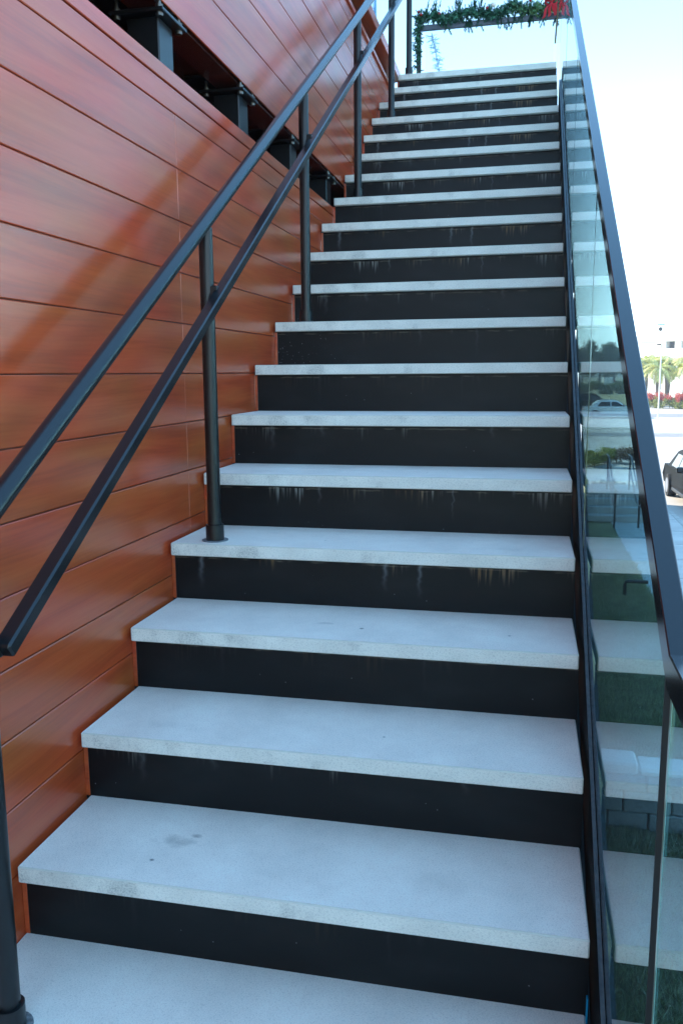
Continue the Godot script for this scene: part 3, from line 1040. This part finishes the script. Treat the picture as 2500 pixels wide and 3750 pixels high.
# side profile pushed across the width; half_w gives the half width at a height
func add_loft(st: SurfaceTool, prof: PackedVector2Array, half_w: Callable) -> void:
	var tri := Geometry2D.triangulate_polygon(prof)
	var c := Vector2.ZERO
	for p in prof:
		c += p
	c /= prof.size()
	for s in [-1.0, 1.0]:
		for i in range(0, tri.size(), 3):
			var pts := []
			for k in 3:
				var p: Vector2 = prof[tri[i + k]]
				pts.append(Vector3(s * half_w.call(p.y), p.y, p.x))
			poly(st, pts, Vector3(0, c.y, c.x))
	for i in prof.size():
		var a: Vector2 = prof[i]
		var b: Vector2 = prof[(i + 1) % prof.size()]
		var wa: float = half_w.call(a.y)
		var wb: float = half_w.call(b.y)
		poly(st, [Vector3(-wa, a.y, a.x), Vector3(wa, a.y, a.x), Vector3(wb, b.y, b.x), Vector3(-wb, b.y, b.x)], Vector3(0, c.y, c.x))

func car(called: String, label: String, at: Vector3, turn: float, body_col: Color, suv: bool) -> Node3D:
	# nose points to +z
	var t := thing(called, label, "car", at, turn)
	var hb := 1.02 if suv else 0.9
	var ht := 1.72 if suv else 1.44
	var pm := paint(body_col)
	var prof := PackedVector2Array([Vector2(-2.3, 0.35), Vector2(-2.36, 0.6), Vector2(-2.28, hb), Vector2(0.95, hb), Vector2(1.95, hb - 0.12), Vector2(2.28, hb - 0.28), Vector2(2.36, 0.55), Vector2(2.3, 0.3)])
	var st := mb()
	add_loft(st, prof, func(y: float) -> float: return 0.93 - 0.07 * absf(y - 0.6) / 0.5)
	put("body", st.commit(), pm, t)
	var cab := PackedVector2Array([Vector2(-2.24 if suv else -1.75, hb), Vector2(-2.0 if suv else -1.2, ht - 0.08), Vector2(-1.7 if suv else -0.85, ht), Vector2(0.05, ht), Vector2(0.3, ht - 0.06), Vector2(1.02, hb)])
	st = mb()
	var hw := func(y: float) -> float: return 0.88 - 0.2 * (y - hb) / (ht - hb)
	add_loft(st, cab, hw)
	put("cabin", st.commit(), pm, t)
	for s in [-1.0, 1.0]:
		for span in [[-0.22, 0.7, 0.12], [-1.25, -0.3, -1.2]]:
			st = mb()
			var y0 := hb + 0.04
			var y1 := ht - 0.13
			var x0: float = hw.call(y0)
			var x1: float = hw.call(y1)
			var zt0: float = span[0]
			var zt1: float = minf(span[1], 0.22)
			if span[0] < -1.0 and not suv:
				zt0 = -1.0
			var a := [Vector3(s * (x0 + 0.006), y0, span[0]), Vector3(s * (x0 + 0.006), y0, span[1]), Vector3(s * (x1 + 0.006), y1, zt1), Vector3(s * (x1 + 0.006), y1, zt0)]
			var b := []
			for v in a:
				b.append(v - Vector3(s * 0.01, 0, 0))
			add_slab(st, a, b)
			put("side_window", st.commit(), M.pane, t)
		put("mirror", box(Vector3(s * 0.99 - 0.1, hb + 0.03, 0.62), Vector3(s * 0.99 + 0.1, hb + 0.19, 0.76), 0.03), M.black, t)
		st = mb()
		add_box(st, Vector3(s * 0.62 - 0.22, hb - 0.36, 2.2), Vector3(s * 0.62 + 0.22, hb - 0.22, 2.33), 0.03)
		put("headlight", st.commit(), M.lamp, t)
		put("tail_light", box(Vector3(s * 0.66 - 0.17, hb - 0.28, -2.36), Vector3(s * 0.66 + 0.17, hb - 0.1, -2.25), 0.02), M.red_lamp, t)
		for z in [-1.42, 1.42]:
			var rr := 0.37 if suv else 0.33
			var wh := put("wheel", tube([Vector3(s * 0.70, rr, z), Vector3(s * 0.945, rr, z)], rr, 26), M.tyre, t)
			put("rim", tube([Vector3(s * 0.9, rr, z), Vector3(s * 0.955, rr, z)], rr * 0.66, 20), M.rim, wh)
	# windscreens
	for e in [[Vector2(0.98, hb + 0.05), Vector2(0.34, ht - 0.1)], [Vector2(-2.21 if suv else -1.68, hb + 0.06), Vector2(-2.02 if suv else -1.26, ht - 0.13)]]:
		st = mb()
		var w0: float = hw.call(e[0].y) - 0.08
		var w1: float = hw.call(e[1].y) - 0.07
		var nz := 0.03 if e[0].x > 0 else -0.03
		var a := [Vector3(-w0, e[0].y, e[0].x + nz), Vector3(w0, e[0].y, e[0].x + nz), Vector3(w1, e[1].y, e[1].x + nz), Vector3(-w1, e[1].y, e[1].x + nz)]
		var b := []
		for v in a:
			b.append(v - Vector3(0, 0, nz * 1.6))
		add_slab(st, a, b)
		put("windscreen" if nz > 0 else "rear_window", st.commit(), M.pane, t)
	put("grille", box(Vector3(-0.36, 0.42, 2.24), Vector3(0.36, hb - 0.36, 2.375), 0.02), M.black, t)
	put("front_bumper", box(Vector3(-0.85, 0.24, 2.1), Vector3(0.85, 0.42, 2.4), 0.05), M.black, t)
	put("sill", box(Vector3(-0.9, 0.22, -1.0), Vector3(0.9, 0.36, 1.0), 0.03), M.black, t)
	return t

func street() -> void:
	car("parked_car", "dark car parked nose towards the stair at the kerb, right edge", Vector3(6.2, GY, -24.0), deg_to_rad(1.0), Color(0.03, 0.033, 0.04), false)
	car("parked_car", "dark green SUV on the far road, seen through the glass left of the white car", Vector3(7.0, GY, -79.5), deg_to_rad(84), Color(0.08, 0.14, 0.13), true)
	car("parked_car", "white car side-on on the far road, seen through the glass", Vector3(7.9, GY, -70.0), deg_to_rad(90), Color(0.88, 0.88, 0.87), false)
	var v := car("parked_van", "small red and white van beyond the far hedge, seen through the glass", Vector3(19.2, GY + 0.06, -187.0), deg_to_rad(92), Color(0.72, 0.06, 0.05), true)
	put("cargo_box", box(Vector3(-0.9, 0.6, -2.3), Vector3(0.9, 2.3, -0.4), 0.04), M.white, v)
	# hedges beyond the far road
	for i in 4:
		var h := thing("green_hedge", ["first", "second", "third", "last"][i] + " clipped green hedge from the left on the far verge, behind the glass", "hedge", Vector3(9.4 + i * 3.2, GY, -140.0 - i * 1.5), 0.0, "green hedges on the far verge")
		crown(h, "foliage", Vector3(0, 0.9, 0), Vector3(2.3, 1.15, 1.2), Color(0.10, 0.13, 0.035), 700, 0.32, 300 + i)
		put("stem", tube([Vector3.ZERO, Vector3(0, 0.9, 0)], 0.06, 8), M.bark, h)
	var where := [Vector3(13.6, GY, -203), Vector3(17.0, GY, -198), Vector3(20.6, GY, -204), Vector3(24.0, GY, -200), Vector3(10.6, GY, -215), Vector3(7.2, GY, -210)]
	var note := ["grey-green tree behind the glass, left of the tallest tree", "tallest grey-green tree on the horizon behind the glass", "grey-green tree just right of the tallest tree behind the glass", "rightmost grey-green tree, mostly hidden by the cap rail", "distant low tree behind the base of the glass", "leftmost distant tree behind the stair treads"]
	for i in where.size():
		tree(note[i], where[i], [8.4, 9.7, 9.0, 8.6, 7.0, 7.2][i], [2.9, 3.2, 3.0, 3.0, 2.8, 2.8][i], Color(0.11, 0.13, 0.07), 500 + i * 13)
	# pale parking garage with dark openings
	var g := thing("parking_garage", "sunlit white parking garage with dark openings beyond the palms, right edge", "building", Vector3(19.0, GY, -120.0), deg_to_rad(-42))
	# local x runs along the facade
	put("wall", box(Vector3(-5, 0, -14), Vector3(40, 6.0, -0.35), 0.03), M.white, g)
	put("floor_slab", box(Vector3(-5.2, 7.55, -14), Vector3(40.2, 8.4, 0.0), 0.03), M.white, g)
	put("parapet", box(Vector3(-5, 0, -0.346), Vector3(40, 6.62, 0.0), 0.03), M.white, g)
	put("recess", box(Vector3(-4.8, 6.0, -9), Vector3(39.8, 7.55, -2.5)), M.stucco, g)
	put("pier", box(Vector3(-5, 6.62, -0.9), Vector3(-0.955, 7.55, -0.06), 0.02), M.white, g)
	for i in range(1, 16):
		put("pier", box(Vector3(-3.2 + i * 2.25, 6.62, -0.9), Vector3(-2.25 + i * 2.25, 7.55, -0.05), 0.02), M.white, g)
	# palms
	var ps := [Vector3(12.9, GY, -93.0), Vector3(14.3, GY, -91.5), Vector3(15.6, GY, -94.5), Vector3(16.6, GY, -91.0), Vector3(17.8, GY, -93.5), Vector3(15.0, GY, -97.0), Vector3(13.6, GY, -96.0), Vector3(16.1, GY, -98.0), Vector3(18.6, GY, -97.0)]
	var pl := ["leftmost palm, its fronds cut by the cap rail", "second palm right of the cap rail", "third palm from the cap rail in front of the garage", "palm before the second garage opening", "palm at the right edge of the picture", "palm standing farthest back, between the second and third", "small palm half behind the second palm", "palm close behind the third palm, left of the garage opening", "palm just outside the right edge, its fronds reaching in"]
	for i in ps.size():
		palm(pl[i], ps[i], [4.7, 4.0, 4.5, 4.1, 4.7, 4.9, 4.4, 4.6, 4.8][i], 2.3, 700 + i * 7)
	# red flowering hedge
	for i in 5:
		var fb := thing("flowering_shrub", ["leftmost red flowering shrub by the cap rail", "low red shrub second from the cap rail", "green shrub with sparse red bloom in the middle of the bed", "tall red flowering shrub, fourth from the cap rail", "red flowering shrub at the right edge of the picture"][i], "shrub", Vector3(13.3 + i * 0.78, GY + 0.03, -89.5 + i * 0.9), 0.0, "red flowering shrubs along the bed")
		crown(fb, "foliage", Vector3(0, 0.5, 0), Vector3(0.7, 0.55, 0.7), Color(0.24, 0.26, 0.06), 260, 0.2, 900 + i)
		crown(fb, "blossom", Vector3(0, 1.05, 0.1), Vector3(0.62, 0.42, 0.6), Color(0.55, 0.09, 0.08), [170, 150, 60, 240, 130][i], 0.17, 950 + i)
		put("stem", tube([Vector3.ZERO, Vector3(0, 0.5, 0)], 0.03, 8), M.bark, fb)
	# street lamps
	var l := thing("street_lamp", "tall pale street lamp above the garage, right of the cap rail", "lamp post", Vector3(15.12, GY, -98.0))
	put("pole", tube([Vector3.ZERO, Vector3(0, 8.1, 0)], 0.035, 10), M.white, l)
	put("lamp_head", box(Vector3(-0.42, 8.6, -0.25), Vector3(0.42, 8.75, 0.25), 0.03), mat(Color(0.6, 0.72, 0.8), 0.4), l)
	put("lamp_housing", box(Vector3(-0.2, 8.0, -0.16), Vector3(0.2, 8.4, 0.16), 0.06), M.black, l)
	put("stem", tube([Vector3(0, 8.1, 0), Vector3(0, 8.62, 0)], 0.03, 8), M.white, l)
	var l2 := thing("street_lamp", "short curved street lamp in front of the garage wall", "lamp post", Vector3(9.85, GY, -60.0))
	put("pole", tube([Vector3.ZERO, Vector3(0, 5.3, 0), Vector3(-0.05, 5.45, 0), Vector3(-0.2, 5.5, 0)], 0.045, 10), M.white, l2)
	put("lamp_head", box(Vector3(-0.32, 5.42, -0.1), Vector3(-0.02, 5.5, 0.1), 0.03), M.bark, l2)
